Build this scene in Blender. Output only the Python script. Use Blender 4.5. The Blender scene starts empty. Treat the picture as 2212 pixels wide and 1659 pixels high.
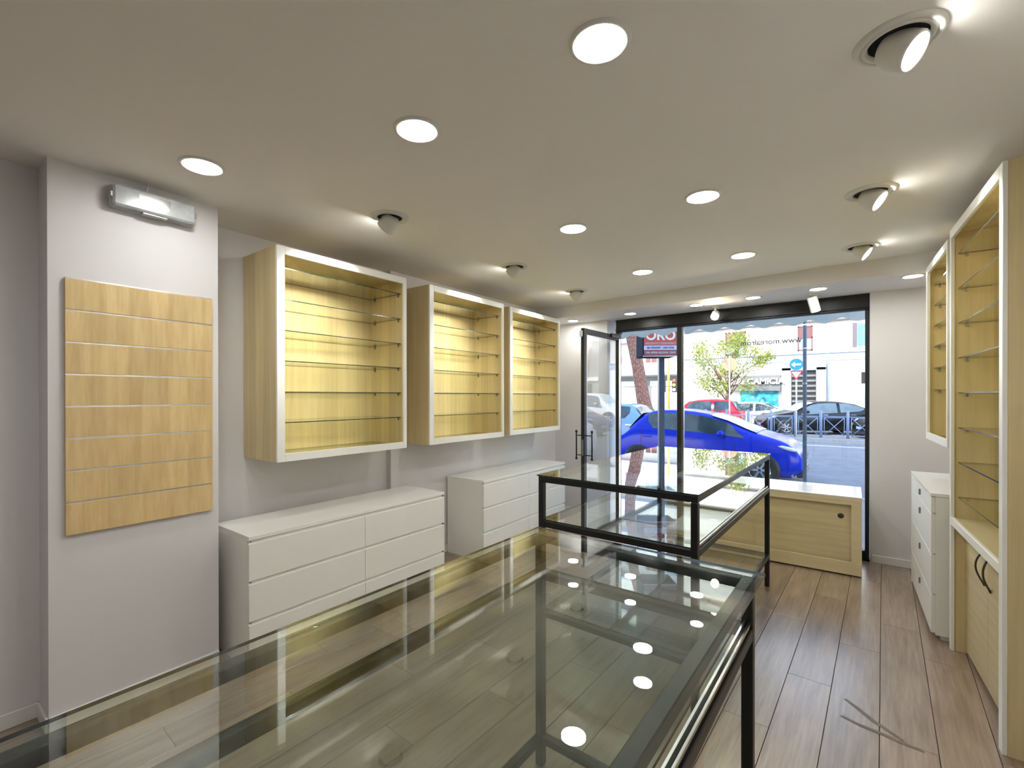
import bpy, bmesh, math, random
from mathutils import Vector, Matrix
random.seed(11)
sc = bpy.context.scene
col = sc.collection
R = math.radians

# ------------------------------------------------------------------ camera, sky, sun, exposure
CAM_H = 1.594
cam_d = bpy.data.cameras.new('camera')
cam = bpy.data.objects.new('camera', cam_d)
col.objects.link(cam)
cam_d.sensor_width = 36.0
cam_d.sensor_fit = 'HORIZONTAL'
cam_d.lens = 1004.354 / 2212 * 36
cam_d.shift_x = (1106 - 1088.836) / 2212
cam_d.shift_y = (858.527 - 829.5) / 2212
cam_d.clip_start = 0.02
cam_d.clip_end = 400
cam.location = (0, 0, CAM_H)
cam.rotation_euler = (R(90 - 0.13), R(0.06), R(36.84))
sc.camera = cam

sc.view_settings.view_transform = 'Standard'
sc.view_settings.look = 'None'
sc.view_settings.gamma = 1.0
sc.view_settings.use_curve_mapping = False
sc.view_settings.exposure = 1.1

world = bpy.data.worlds.new('sky')
sc.world = world
world.use_nodes = True
wt = world.node_tree
wt.nodes.clear()
wo = wt.nodes.new('ShaderNodeOutputWorld')
wb = wt.nodes.new('ShaderNodeBackground')
ws = wt.nodes.new('ShaderNodeTexSky')
ws.sky_type = 'NISHITA'
ws.sun_disc = False
ws.sun_elevation = R(44)
ws.sun_rotation = R(165)
ws.altitude = 30
wb.inputs['Strength'].default_value = 0.50
wt.links.new(ws.outputs[0], wb.inputs['Color'])
wt.links.new(wb.outputs[0], wo.inputs['Surface'])

sun_d = bpy.data.lights.new('sun', 'SUN')
sun_d.energy = 3.2
sun_d.angle = R(0.6)
sun_d.color = (1.0, 0.94, 0.84)
sun = bpy.data.objects.new('sun', sun_d)
col.objects.link(sun)
sun.location = (-4, -10, 30)
sun.rotation_euler = Vector((0.26, 0.97, -0.92)).to_track_quat('-Z', 'Y').to_euler()

LAMP = 44.0      # radiance of the ceiling downlights
SPOT = 27.0      # radiance of the tilted spotlights

# ------------------------------------------------------------------ materials
MATS = {}
def srgb(r, g, b):
    f = lambda c: ((c / 255 + 0.055) / 1.055) ** 2.4 if c > 10 else c / 255 / 12.92
    return (f(r), f(g), f(b), 1)

class NT:
    """tiny node-tree helper"""
    def __init__(s, name):
        s.m = bpy.data.materials.new(name); s.m.use_nodes = True
        s.t = s.m.node_tree; s.t.nodes.clear()
        s.out = s.n('ShaderNodeOutputMaterial')
    def n(s, kind, **kw):
        x = s.t.nodes.new(kind)
        for k, v in kw.items():
            if k in x.inputs: x.inputs[k].default_value = v
            else: setattr(x, k, v)
        return x
    def l(s, a, b): s.t.links.new(a, b)
    def math(s, op, a, b=None):
        x = s.n('ShaderNodeMath'); x.operation = op
        for i, v in enumerate((a, b)):
            if v is None: continue
            if hasattr(v, 'links'): s.l(v, x.inputs[i])
            else: x.inputs[i].default_value = v
        return x.outputs[0]
    def mix(s, fac, a, b, blend='MIX'):
        x = s.n('ShaderNodeMix'); x.data_type = 'RGBA'; x.blend_type = blend
        for i, v in ((0, fac), (6, a), (7, b)):
            if hasattr(v, 'links'): s.l(v, x.inputs[i])
            else: x.inputs[i].default_value = v
        return x.outputs[2]
    def coord(s, scale=(1, 1, 1), kind='Object'):
        tc = s.n('ShaderNodeTexCoord'); mp = s.n('ShaderNodeMapping')
        mp.inputs['Scale'].default_value = scale
        s.l(tc.outputs[kind], mp.inputs[0]); return mp.outputs[0]
    def noise(s, vec, scale=5, detail=3, rough=.5):
        x = s.n('ShaderNodeTexNoise'); x.inputs['Scale'].default_value = scale
        x.inputs['Detail'].default_value = detail; x.inputs['Roughness'].default_value = rough
        s.l(vec, x.inputs['Vector']); return x.outputs[0]
    def ramp(s, v, stops):
        x = s.n('ShaderNodeValToRGB'); e = x.color_ramp.elements
        while len(e) < len(stops): e.new(.5)
        for q, (p, c) in zip(e, stops): q.position = p; q.color = c
        s.l(v, x.inputs[0]); return x.outputs[0]
    def bsdf(s, color, rough=.5, metal=0, spec=.5, bump=None, bstr=.1, coat=0, bdist=.01):
        p = s.n('ShaderNodeBsdfPrincipled')
        for k, v in (('Base Color', color), ('Roughness', rough), ('Metallic', metal), ('Specular IOR Level', spec)):
            if hasattr(v, 'links'): s.l(v, p.inputs[k])
            else: p.inputs[k].default_value = v
        p.inputs['Coat Weight'].default_value = coat
        if bump is not None:
            b = s.n('ShaderNodeBump'); b.inputs['Strength'].default_value = bstr
            b.inputs['Distance'].default_value = bdist
            s.l(bump, b.inputs['Height']); s.l(b.outputs[0], p.inputs['Normal'])
        s.l(p.outputs[0], s.out.inputs['Surface'])
        return p

def plain(name, c, rough=.5, metal=0, spec=.5, var=.06, nscale=14, coat=0, bump=0):
    t = NT(name); v = t.coord()
    n = t.noise(v, nscale, 3)
    k = [max(0, x * (1 - var)) for x in c[:3]] + [1]
    k2 = [min(1, x * (1 + var)) for x in c[:3]] + [1]
    cc = t.ramp(n, [(.3, k), (.7, k2)])
    t.bsdf(cc, rough, metal, spec, bump=t.noise(v, 220, 2) if bump else None, bstr=bump, coat=coat, bdist=.002)
    MATS[name] = t.m; return t.m

def maple(name, base, dark, axis=(1, 1, 0), strip=.095, grain=(30, 30, 1.6)):
    t = NT(name)
    tc = t.n('ShaderNodeTexCoord'); sp = t.n('ShaderNodeSeparateXYZ'); t.l(tc.outputs['Object'], sp.inputs[0])
    u = None
    for i in range(3):
        if axis[i]:
            u = sp.outputs[i] if u is None else t.math('ADD', u, sp.outputs[i])
    k = t.math('FLOOR', t.math('DIVIDE', u, strip))
    oi = t.n('ShaderNodeObjectInfo')
    wn = t.n('ShaderNodeTexWhiteNoise'); wn.noise_dimensions = '2D'
    cb = t.n('ShaderNodeCombineXYZ'); t.l(k, cb.inputs[0]); t.l(oi.outputs['Random'], cb.inputs[1])
    t.l(cb.outputs[0], wn.inputs['Vector'])
    v = t.coord(grain)
    n = t.noise(v, 1.0, 5, .62)
    c = t.ramp(n, [(.28, dark), (.62, base)])
    v2 = t.coord((3.1, 3.1, 2.2)); n2 = t.noise(v2, 2.6, 3)
    c = t.mix(t.math('MULTIPLY', t.ramp(n2, [(.62, (0, 0, 0, 1)), (.78, (1, 1, 1, 1))]), .35), c, dark)
    f = t.math('ADD', t.math('MULTIPLY', wn.outputs['Value'], .16), .86)
    g = t.n('ShaderNodeCombineColor')
    for i in range(3): t.l(f, g.inputs[i])
    c = t.mix(1.0, c, g.outputs[0], 'MULTIPLY')
    t.bsdf(c, .42, 0, .4, bump=n, bstr=.04)
    MATS[name] = t.m; return t.m

def emit(name, c, s):
    t = NT(name); e = t.n('ShaderNodeEmission'); e.inputs[0].default_value = (*c, 1); e.inputs[1].default_value = s
    t.l(e.outputs[0], t.out.inputs['Surface']); MATS[name] = t.m; return t.m

def glass(name, tint, refl=1.0, dust=0.0):
    """flat pane: Schlick reflection over straight tinted transmission"""
    t = NT(name)
    lw = t.n('ShaderNodeLayerWeight'); lw.inputs['Blend'].default_value = .5
    f5 = t.math('POWER', lw.outputs['Facing'], 5.0)
    fac = t.math('MULTIPLY', t.math('ADD', t.math('MULTIPLY', f5, .95), .043), refl)
    tr = t.n('ShaderNodeBsdfTransparent'); tr.inputs[0].default_value = (*tint, 1)
    gl = t.n('ShaderNodeBsdfGlossy'); gl.inputs['Roughness'].default_value = 0.0
    gl.inputs[0].default_value = (1, 1, 1, 1)
    mx = t.n('ShaderNodeMixShader'); t.l(fac, mx.inputs[0]); t.l(tr.outputs[0], mx.inputs[1]); t.l(gl.outputs[0], mx.inputs[2])
    last = mx
    if dust:
        df = t.n('ShaderNodeBsdfDiffuse'); df.inputs[0].default_value = (.75, .78, .76, 1)
        n = t.ramp(t.noise(t.coord((1, 1, 1)), 5, 5, .7), [(.45, (.0, .0, .0, 1)), (.8, (1, 1, 1, 1))])
        m2 = t.n('ShaderNodeMixShader'); t.l(t.math('MULTIPLY', n, dust), m2.inputs[0])
        t.l(mx.outputs[0], m2.inputs[1]); t.l(df.outputs[0], m2.inputs[2]); last = m2
    t.l(last.outputs[0], t.out.inputs['Surface']); MATS[name] = t.m; return t.m

plain('wall_paint', srgb(221, 218, 218), .65, var=.012, nscale=3, bump=.08)
plain('ceiling_paint', srgb(238, 234, 228), .8, var=.01, nscale=2)
plain('skirting_white', srgb(226, 224, 220), .4, var=.01)
plain('white_laminate', srgb(243, 242, 235), .3, var=.012, nscale=4)
plain('white_gloss', srgb(243, 243, 238), .16, var=.01, nscale=4)
plain('cream_edge', srgb(226, 212, 176), .4, var=.03)
plain('black_metal', (.008, .008, .008, 1), .34, spec=.5, var=.3, nscale=60)
plain('black_frame', (.012, .012, .011, 1), .4, var=.2)
plain('grey_steel', (.28, .29, .29, 1), .32, metal=.9, var=.15, nscale=40)
plain('worn_steel', (.16, .17, .165, 1), .35, metal=.75, var=.45, nscale=45)
plain('aluminium', (.75, .75, .74, 1), .25, metal=1.0, var=.05)
plain('chrome', (.8, .8, .8, 1), .12, metal=1.0, var=.02)
plain('lamp_white', srgb(222, 220, 212), .45, var=.01)
plain('dark_void', (.004, .004, .004, 1), .9, var=.1)
plain('glass_edge', (.012, .028, .022, 1), .12, spec=.7, var=.2)
plain('bronze', (.10, .085, .075, 1), .35, metal=.8, var=.1)
maple('maple', srgb(224, 205, 158), srgb(211, 189, 140))
maple('maple_slat', srgb(234, 206, 150), srgb(214, 180, 124), strip=.088, grain=(28, 28, 3.0))
maple('maple_pale', srgb(222, 205, 162), srgb(206, 187, 142), axis=(0, 0, 1), strip=.6, grain=(1.5, 1.5, 32))
maple('maple_frame', srgb(230, 214, 174), srgb(218, 200, 158), axis=(0, 0, 1), strip=.9, grain=(1.5, 1.5, 20))
emit('lamp_glow', (.985, 1.0, .965), LAMP)
emit('spot_glow', (1.0, .99, .93), SPOT)
emit('bulb_glow', (1.0, .80, .50), 120)
glass('clear_glass', (.955, .975, .96))
glass('counter_glass', (.90, .935, .905), 1.25, dust=.05)
glass('shop_glass', (.97, .985, .99), .55)
glass('door_glass', (.95, .97, .98), 1.1)
glass('shelf_glass', (.955, .965, .90))

def floor_mat():
    t = NT('floor_laminate')
    oi = t.n('ShaderNodeObjectInfo')
    tc = t.n('ShaderNodeTexCoord'); mp = t.n('ShaderNodeMapping'); mp.inputs['Scale'].default_value = (11, 1.1, 1)
    cb = t.n('ShaderNodeCombineXYZ'); r = t.math('MULTIPLY', oi.outputs['Random'], 90)
    t.l(r, cb.inputs[0]); t.l(r, cb.inputs[1])
    t.l(tc.outputs['Object'], mp.inputs[0]); t.l(cb.outputs[0], mp.inputs['Location'])
    n = t.noise(mp.outputs[0], 1.6, 6, .6)
    mp2 = t.n('ShaderNodeMapping'); mp2.inputs['Scale'].default_value = (70, 3, 1)
    t.l(tc.outputs['Object'], mp2.inputs[0]); t.l(cb.outputs[0], mp2.inputs['Location'])
    n2 = t.noise(mp2.outputs[0], 1.0, 3, .6)
    c = t.ramp(n, [(.30, srgb(112, 92, 76)), (.46, srgb(144, 121, 102)), (.60, srgb(164, 141, 120)), (.75, srgb(138, 117, 100))])
    c = t.mix(.35, c, t.ramp(n2, [(.35, srgb(106, 87, 72)), (.65, srgb(168, 146, 126))]))
    f = t.math('ADD', t.math('MULTIPLY', oi.outputs['Random'], .22), .87)
    g = t.n('ShaderNodeCombineColor')
    for i in range(3): t.l(f, g.inputs[i])
    c = t.mix(1.0, c, g.outputs[0], 'MULTIPLY')
    rr = t.math('ADD', t.math('MULTIPLY', n, .14), .27)
    p = t.bsdf(c, rr, 0, .9, bump=n2, bstr=.03, coat=.8)
    p.inputs['Coat Roughness'].default_value = .24
    MATS['floor_laminate'] = t.m
floor_mat()

# ------------------------------------------------------------------ mesh builder
class MB:
    def __init__(s): s.v = []; s.f = []; s.mi = []; s.sm = []
    def add(s, vs, fs, mi=0, smooth=False):
        o = len(s.v); s.v += [tuple(p) for p in vs]
        for f in fs: s.f.append(tuple(i + o for i in f)); s.mi.append(mi); s.sm.append(smooth)
        return s
    def box(s, x0, x1, y0, y1, z0, z1, mi=0):
        return s.add([(x0, y0, z0), (x1, y0, z0), (x1, y1, z0), (x0, y1, z0), (x0, y0, z1), (x1, y0, z1), (x1, y1, z1), (x0, y1, z1)],
                     [(0, 3, 2, 1), (4, 5, 6, 7), (0, 1, 5, 4), (1, 2, 6, 5), (2, 3, 7, 6), (3, 0, 4, 7)], mi)
    def slab(s, x0, x1, y0, y1, z0, z1, axis=2):
        """glass sheet: broad faces slot 0, edges slot 1"""
        a = [(0, 3, 2, 1), (4, 5, 6, 7), (0, 1, 5, 4), (1, 2, 6, 5), (2, 3, 7, 6), (3, 0, 4, 7)]
        br = {2: (0, 1), 1: (2, 4), 0: (3, 5)}[axis]
        vs = [(x0, y0, z0), (x1, y0, z0), (x1, y1, z0), (x0, y1, z0), (x0, y0, z1), (x1, y0, z1), (x1, y1, z1), (x0, y1, z1)]
        o = len(s.v); s.v += vs
        for i, f in enumerate(a): s.f.append(tuple(q + o for q in f)); s.mi.append(0 if i in br else 1); s.sm.append(False)
        return s
    def prism(s, pts, z0, z1, mi=0):
        n = len(pts)
        return s.add([(x, y, z0) for x, y in pts] + [(x, y, z1) for x, y in pts],
                     [tuple(reversed(range(n))), tuple(range(n, 2 * n))] + [(i, (i + 1) % n, n + (i + 1) % n, n + i) for i in range(n)], mi)
    def lathe(s, prof, seg=24, c=(0, 0, 0), M=None, mi=0, smooth=True):
        vs = []; n = len(prof)
        for k in range(seg):
            a = 2 * math.pi * k / seg
            for r, z in prof:
                p = Vector((r * math.cos(a), r * math.sin(a), z))
                if M is not None: p = M @ p
                vs.append((p.x + c[0], p.y + c[1], p.z + c[2]))
        fs = []
        for k in range(seg):
            k2 = (k + 1) % seg
            for i in range(n - 1):
                fs.append((k * n + i, k2 * n + i, k2 * n + i + 1, k * n + i + 1))
        return s.add(vs, fs, mi, smooth)
    def tube(s, path, r, seg=8, mi=0, caps=True):
        path = [Vector(p) for p in path]; vs = []; n = len(path)
        rr = r if isinstance(r, (list, tuple)) else [r] * n
        up = None
        for i, p in enumerate(path):
            d = (path[min(i + 1, n - 1)] - path[max(i - 1, 0)]).normalized()
            if up is None: up = Vector((0, 0, 1)) if abs(d.z) < .9 else Vector((1, 0, 0))
            a = d.cross(up).normalized(); b = d.cross(a).normalized()
            up = -b if b.dot(up) < 0 else b
            a = d.cross(up).normalized(); b = d.cross(a).normalized()
            for k in range(seg):
                t = 2 * math.pi * k / seg
                vs.append(p + a * (math.cos(t) * rr[i]) + b * (math.sin(t) * rr[i]))
        fs = []
        for i in range(n - 1):
            for k in range(seg):
                k2 = (k + 1) % seg
                fs.append((i * seg + k, i * seg + k2, (i + 1) * seg + k2, (i + 1) * seg + k))
        s.add(vs, fs, mi, True)
        if caps:
            s.f.append(tuple(range(len(s.v) - n * seg, len(s.v) - n * seg + seg))); s.mi.append(mi); s.sm.append(False)
            s.f.append(tuple(range(len(s.v) - seg, len(s.v)))); s.mi.append(mi); s.sm.append(False)
        return s
    def mesh(s, name, mats, bevel=0, seg=1):
        me = bpy.data.meshes.new(name)
        me.from_pydata(s.v, [], s.f)
        for m in (mats if isinstance(mats, (list, tuple)) else [mats]):
            me.materials.append(MATS[m] if isinstance(m, str) else m)
        for p, mi, sm in zip(me.polygons, s.mi, s.sm): p.material_index = mi; p.use_smooth = sm
        bm = bmesh.new(); bm.from_mesh(me)
        bmesh.ops.recalc_face_normals(bm, faces=bm.faces)
        if bevel:
            es = [e for e in bm.edges if len(e.link_faces) == 2 and e.calc_face_angle(0) > .6]
            bmesh.ops.bevel(bm, geom=es, offset=bevel, segments=seg, affect='EDGES', profile=.5, clamp_overlap=True)
        bm.to_mesh(me); bm.free()
        return me
    def build(s, name, mats, parent=None, bevel=0, seg=1, loc=None):
        return link(name, s.mesh(name, mats, bevel, seg), parent, loc)

def link(name, me, parent=None, loc=None, rot=None):
    o = bpy.data.objects.new(name, me); col.objects.link(o)
    if parent is not None: o.parent = parent
    if loc is not None: o.location = loc
    if rot is not None: o.rotation_euler = rot
    return o
def tag(o, label=None, cat=None, group=None, kind=None):
    if label: o['label'] = label
    if cat: o['category'] = cat
    if group: o['group'] = group
    if kind: o['kind'] = kind
    return o
def thing(name, label, cat, loc=(0, 0, 0), rz=0, group=None, kind=None):
    o = bpy.data.objects.new(name, None); col.objects.link(o)
    o.empty_display_size = .1
    o.location = loc; o.rotation_euler = (0, 0, rz)
    return tag(o, label, cat, group, kind)
def copy_tree(o, parent=None):
    c = o.copy(); col.objects.link(c); c.parent = parent
    for ch in list(o.children): copy_tree(ch, c)
    return c
def bx(name, mat, parent, *a, bevel=0, kind=None, label=None):
    o = MB().box(*a).build(name, mat, parent, bevel)
    if kind: o['kind'] = kind
    if label: o['label'] = label
    return o
def text_mesh(body, size, depth=.002, align='CENTER', bold=0, shear=0):
    cu = bpy.data.curves.new('lettering', 'FONT'); cu.body = body; cu.size = size
    cu.extrude = depth / 2; cu.align_x = align; cu.align_y = 'CENTER'; cu.offset = bold; cu.shear = shear
    cu.resolution_u = 3
    o = bpy.data.objects.new('lettering', cu); col.objects.link(o)
    dg = bpy.context.evaluated_depsgraph_get()
    me = bpy.data.meshes.new_from_object(o.evaluated_get(dg))
    bpy.data.objects.remove(o); bpy.data.curves.remove(cu)
    return me
def lettering(body, size, mat, parent, loc, rot, depth=.004, bold=0, mirror=False, name='lettering', shear=0):
    me = text_mesh(body, size, depth, bold=bold, shear=shear)
    me.materials.clear(); me.materials.append(MATS[mat])
    o = link(name, me, parent, loc, rot)
    if mirror: o.scale = (-1, 1, 1)
    return o

# ------------------------------------------------------------------ the room shell
H = 2.73
SOF = 2.587
XR = .96           # right wall
YN = -3.0          # wall behind the camera
YB = 5.68          # inner face of the shopfront wall
floor = tag(MB().box(-3.62, 1.16, YN - .2, 5.95, -.10, -.012).build('floor', 'dark_void'), kind='structure')
# laminate boards: each board its own piece, running away from the camera
ANG = R(-2.35)
BW, BL = .2065, 1.38
board_me = MB().box(-BW / 2 + .0012, BW / 2 - .0012, -BL / 2 + .001, BL / 2 - .001, -.011, 0).mesh('floor_board', 'floor_laminate', bevel=.0012)
ca, sa = math.cos(ANG), math.sin(ANG)
rows = {-2: .12, -1: .0, 0: .555, 1: .98 - .315, 2: .3}
nb = 0
floor_outline = [(-3.42, .47), (-3.05, .47)]
for i in range(-19, 8):
    u = (i + .5) * BW + .0 - .10
    off = {-2: 2.535 + .0, -1: 3.108, 0: 3.705, 1: 2.815, -3: 3.95}.get(i, (i * .517) % BL)
    for j in range(-5, 8):
        v = off + (j + .5) * BL - 2 * BL
        x = u * ca - (v - 2.9) * sa; y = u * sa + (v - 2.9) * ca + 2.9
        if not (-3.48 < x < 1.06): continue
        if y - BL / 2 > 5.72 or y + BL / 2 < -1.2: continue
        length = BL
        hi = min(v + BL / 2, 5.69 + .0); lo = v - BL / 2
        o = bpy.data.objects.new('floor_board', board_me); col.objects.link(o); o.parent = floor
        if hi < v + BL / 2:
            s_ = (hi - lo) / BL; o.scale = (1, s_, 1); vv = (hi + lo) / 2
            x = u * ca - (vv - 2.9) * sa; y = u * sa + (vv - 2.9) * ca + 2.9
        o.location = (x, y, 0); o.rotation_euler = (0, 0, ANG); nb += 1
# scuffs left by tape on the boards in front of the tall cabinet
plain('scuff', srgb(118, 105, 94), .5, var=.2)
def scuff(pts, w, parent):
    vs = []
    for i, (x, y) in enumerate(pts):
        a = pts[max(i - 1, 0)]; b = pts[min(i + 1, len(pts) - 1)]
        d = Vector((b[0] - a[0], b[1] - a[1])).normalized(); ww = w * (.35 + .65 * math.sin(math.pi * (i + .6) / (len(pts) + .2)))
        vs += [(x - d.y * ww, y + d.x * ww, .0012), (x + d.y * ww, y - d.x * ww, .0012)]
    MB().add(vs, [(2 * i, 2 * i + 1, 2 * i + 3, 2 * i + 2) for i in range(len(pts) - 1)]).build('scuff_mark', 'scuff', parent)
scuff([(-.03, 3.03), (.02, 2.98), (.08, 2.91), (.13, 2.87), (.19, 2.82)], .012, floor)
scuff([(-.045, 2.86), (.03, 2.83), (.11, 2.82), (.19, 2.80), (.26, 2.79)], .012, floor)

tag(MB().box(-3.62, 1.16, YN - .2, 5.95, H, H + .2).build('ceiling', 'ceiling_paint'), kind='structure')
# left wall with its pillar and jogs (plan outline)
wl = [(-3.62, YN - .2), (-3.25, YN - .2), (-3.25, .465), (-3.042, .465), (-3.047, 1.205), (-3.40, 1.205), (-3.40, 2.75), (-3.34, 2.75),
      (-3.34, 5.95), (-3.62, 5.95)]
tag(MB().prism(wl, 0, H).build('wall_left', 'wall_paint'), kind='structure')
tag(MB().box(XR, 1.16, YN - .2, 5.95, 0, H).build('wall_right', 'wall_paint'), kind='structure')
tag(MB().box(-3.25, XR, YN - .2, YN, 0, H).build('wall_rear', 'wall_paint'), kind='structure')
m = MB()
m.box(-3.34, -2.56, YB - .02, 5.95, 0, H).box(.135, XR, YB, 5.95, 0, H).box(-2.56, .135, 5.62, 5.95, SOF, H)
tag(m.build('wall_back', 'wall_paint'), kind='structure')
beam = MB().prism([(-3.34, 5.165), (.96, 4.90), (.96, YB), (.135, YB), (.135, 5.62), (-2.56, 5.62), (-2.56, YB - .02), (-3.34, YB - .02)], SOF, H)
tag(beam.build('ceiling_beam', 'wall_paint'), kind='structure')
# baseboards
def base(name, pts, t=.012, h=.075):
    m = MB()
    for (x0, y0), (x1, y1) in zip(pts, pts[1:]):
        d = Vector((x1 - x0, y1 - y0)).normalized(); nx, ny = d.y, -d.x
        e = t
        m.prism([(x0, y0), (x1, y1), (x1 + nx * t + d.x * 0, y1 + ny * t), (x0 + nx * t, y0 + ny * t)], 0, h)
    tag(m.build(name, 'skirting_white', bevel=.003), kind='structure')
base('baseboard_left', [(-3.25, YN), (-3.25, .465), (-3.042, .465), (-3.047, 1.205)])
base('baseboard_left', [(-3.40, 1.22), (-3.40, 2.75), (-3.34, 2.75), (-3.34, YB - .02)])
base('baseboard_back', [(-3.34, YB - .02), (-2.57, YB - .02)])
base('baseboard_back', [(.15, YB), (XR, YB)])
base('baseboard_right', [(XR, YB), (XR, 5.0)])

# ------------------------------------------------------------------ shopfront: fixed window, frame and door
WROT = R(-1.0)
win = tag(bpy.data.objects.new('window_1', None), kind='structure'); col.objects.link(win)
win.location = (-2.48, 5.755, 0); win.rotation_euler = (0, 0, WROT)
WW = 2.612         # opening width; local x runs to the right, y outwards
MX = .815          # mullion between the doorway and the pane
bx('header', 'black_frame', win, 0, WW, 0, .07, 2.43, SOF + .001, bevel=.004)
bx('header_lip', 'black_frame', win, 0, WW, -.018, 0, 2.452, 2.468, bevel=.003)
bx('header_lip', 'black_frame', win, 0, WW, -.012, 0, 2.435, 2.445, bevel=.002)
bx('header_lip', 'black_frame', win, 0, WW, -.012, 0, 2.572, 2.584, bevel=.002)
bx('jamb', 'black_frame', win, WW - .034, WW, 0, .07, 0, 2.43, bevel=.003)
bx('jamb', 'black_frame', win, 0, .045, 0, .07, 0, 2.43, bevel=.003)
bx('mullion', 'black_frame', win, MX - .028, MX + .028, -.01, .075, 0, 2.43, bevel=.004)
bx('mullion_trim', 'aluminium', win, MX + .028, MX + .040, .03, .06, 0, 2.43)
bx('bottom_rail', 'black_frame', win, MX + .028, WW - .034, 0, .07, 0, .09, bevel=.003)
MB().slab(MX + .03, WW - .034, .04, .048, .09, 2.43, 1).build('pane', ['shop_glass', 'glass_edge'], win)
plain('vinyl_grey', srgb(84, 86, 92), .6)
lettering('www.morealrom', .084, 'vinyl_grey', win, (1.765, .034, 2.183), (R(90), 0, 0), .0015, bold=.0012, mirror=True)
# door leaf, swung inwards about the left jamb
door = tag(bpy.data.objects.new('door_1', None), kind='structure'); col.objects.link(door)
door.location = (-2.425, 5.72, 0); door.rotation_euler = (0, 0, R(-91.8))   # local x from hinge to free edge
DL, DH = .955, 2.37
bx('stile', 'black_frame', door, 0, .05, -.022, .022, .012, DH, bevel=.003)
bx('stile', 'black_frame', door, DL - .062, DL, -.022, .022, .012, DH, bevel=.003)
bx('rail', 'black_frame', door, .05, DL - .062, -.022, .022, DH - .06, DH, bevel=.003)
bx('rail', 'black_frame', door, .05, DL - .062, -.022, .022, .012, .11, bevel=.003)
MB().slab(.05, DL - .062, -.004, .004, .11, DH - .06, 1).build('pane', ['door_glass', 'glass_edge'], door)
bx('glazing_bead', 'aluminium', door, DL - .074, DL - .062, .006, .018, .11, DH - .06)
bx('edge_strip', 'aluminium', door, .0, .05, .0225, .026, .02, DH - .01)
for s in (1, -1):
    h_ = MB().tube([(DL - .035, s * .10, .88), (DL - .035, s * .10, 1.19)], .0085, 10)
    for z in (.88, 1.19): h_.lathe([(0, -.017), (.011, -.012), (.016, 0), (.011, .012), (0, .017)], 12, (DL - .035, s * .10, z))
    for z in (.92, 1.145): h_.tube([(DL - .035, s * .02, z), (DL - .035, s * .10, z)], .006, 8)
    h_.build('pull_handle', 'black_metal', door)
bx('lock_plate', 'grey_steel', door, DL, DL + .003, -.012, .012, .92, 1.10)
bx('closer_body', 'lamp_white', door, DL + .0005, DL + .028, -.028, .006, 2.27, 2.345, bevel=.008, label='small pale catch at the top corner of the door')
a_ = MB().box(.05, .30, .024, .05, DH - .04, DH + .005).tube([(.30, .037, DH - .01), (.12, .10, DH + .02)], .008, 6)
a_.build('closer_arm', 'black_metal', door)
MB().box(-2.62, .14, 5.75, 5.93, -.012, .006).build('threshold', 'worn_steel', floor)

# ------------------------------------------------------------------ ceiling lamps
def make_downlight():
    t = thing('recessed_downlight', 'x', 'ceiling light')
    MB().lathe([(.082, -.004), (.084, -.008), (.092, -.008), (.0985, -.003), (.0995, 0)], 36).build('trim_ring', 'lamp_white', t)
    MB().lathe([(0, -.0045), (.05, -.0052), (.0825, -.004)], 36, smooth=True).build('diffuser', 'lamp_glow', t)
    return t
dl = make_downlight()
spots = [((-.649, 1.381), 'large glowing round downlight, the one nearest the camera at top centre of the ceiling'),
         ((-1.484, 1.365), 'glowing round downlight above the space left of the near glass counter'),
         ((-2.56, .943), 'glowing round downlight next to the wall-mounted emergency lamp'),
         ((-.681, 2.794), 'glowing downlight of the middle ceiling row, on its right side'),
         ((-1.511, 2.797), 'glowing downlight of the middle ceiling row, on its left side'),
         ((-.706, 4.153), 'glowing downlight of the ceiling row nearest the beam, on its right side'),
         ((-1.533, 4.156), 'glowing downlight of the ceiling row nearest the beam, on its left side'),
         ((-.66, -.03), 'unseen round downlight added above the near end of the glass counter'),  # unseen lamps from here on, added to light the near room
         ((-1.5, -.03), 'unseen round downlight added behind the camera on the left'),
         ((-1.1, -1.45), 'unseen round downlight added at the back of the shop behind the camera')]
first = True
for (x, y), lb in spots:
    o = dl if first else copy_tree(dl); first = False
    o.location = (x, y, H); tag(o, lb, 'ceiling light', 'round downlights in the ceiling')
sof = [(-2.93, 5.42, 'small glowing downlight under the beam, leftmost by the third wall cabinet'),
       (-2.132, 5.37, 'small glowing downlight under the beam above the open door'),
       (-1.353, 5.292, 'small glowing downlight under the beam, just left of the lit cylinder spotlight'),
       (-.80, 5.243, 'small glowing downlight under the beam between the two cylinder spotlights'),
       (-.255, 5.183, 'small glowing downlight under the beam directly above the unlit cylinder spotlight'),
       (.40, 5.10, 'small glowing downlight under the beam next to the right wall cabinet')]
for x, y, lb in sof:
    o = copy_tree(dl); o.location = (x, y, SOF); o.scale = (.78, .78, 1)
    tag(o, lb, 'ceiling light', 'downlights under the beam')

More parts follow.
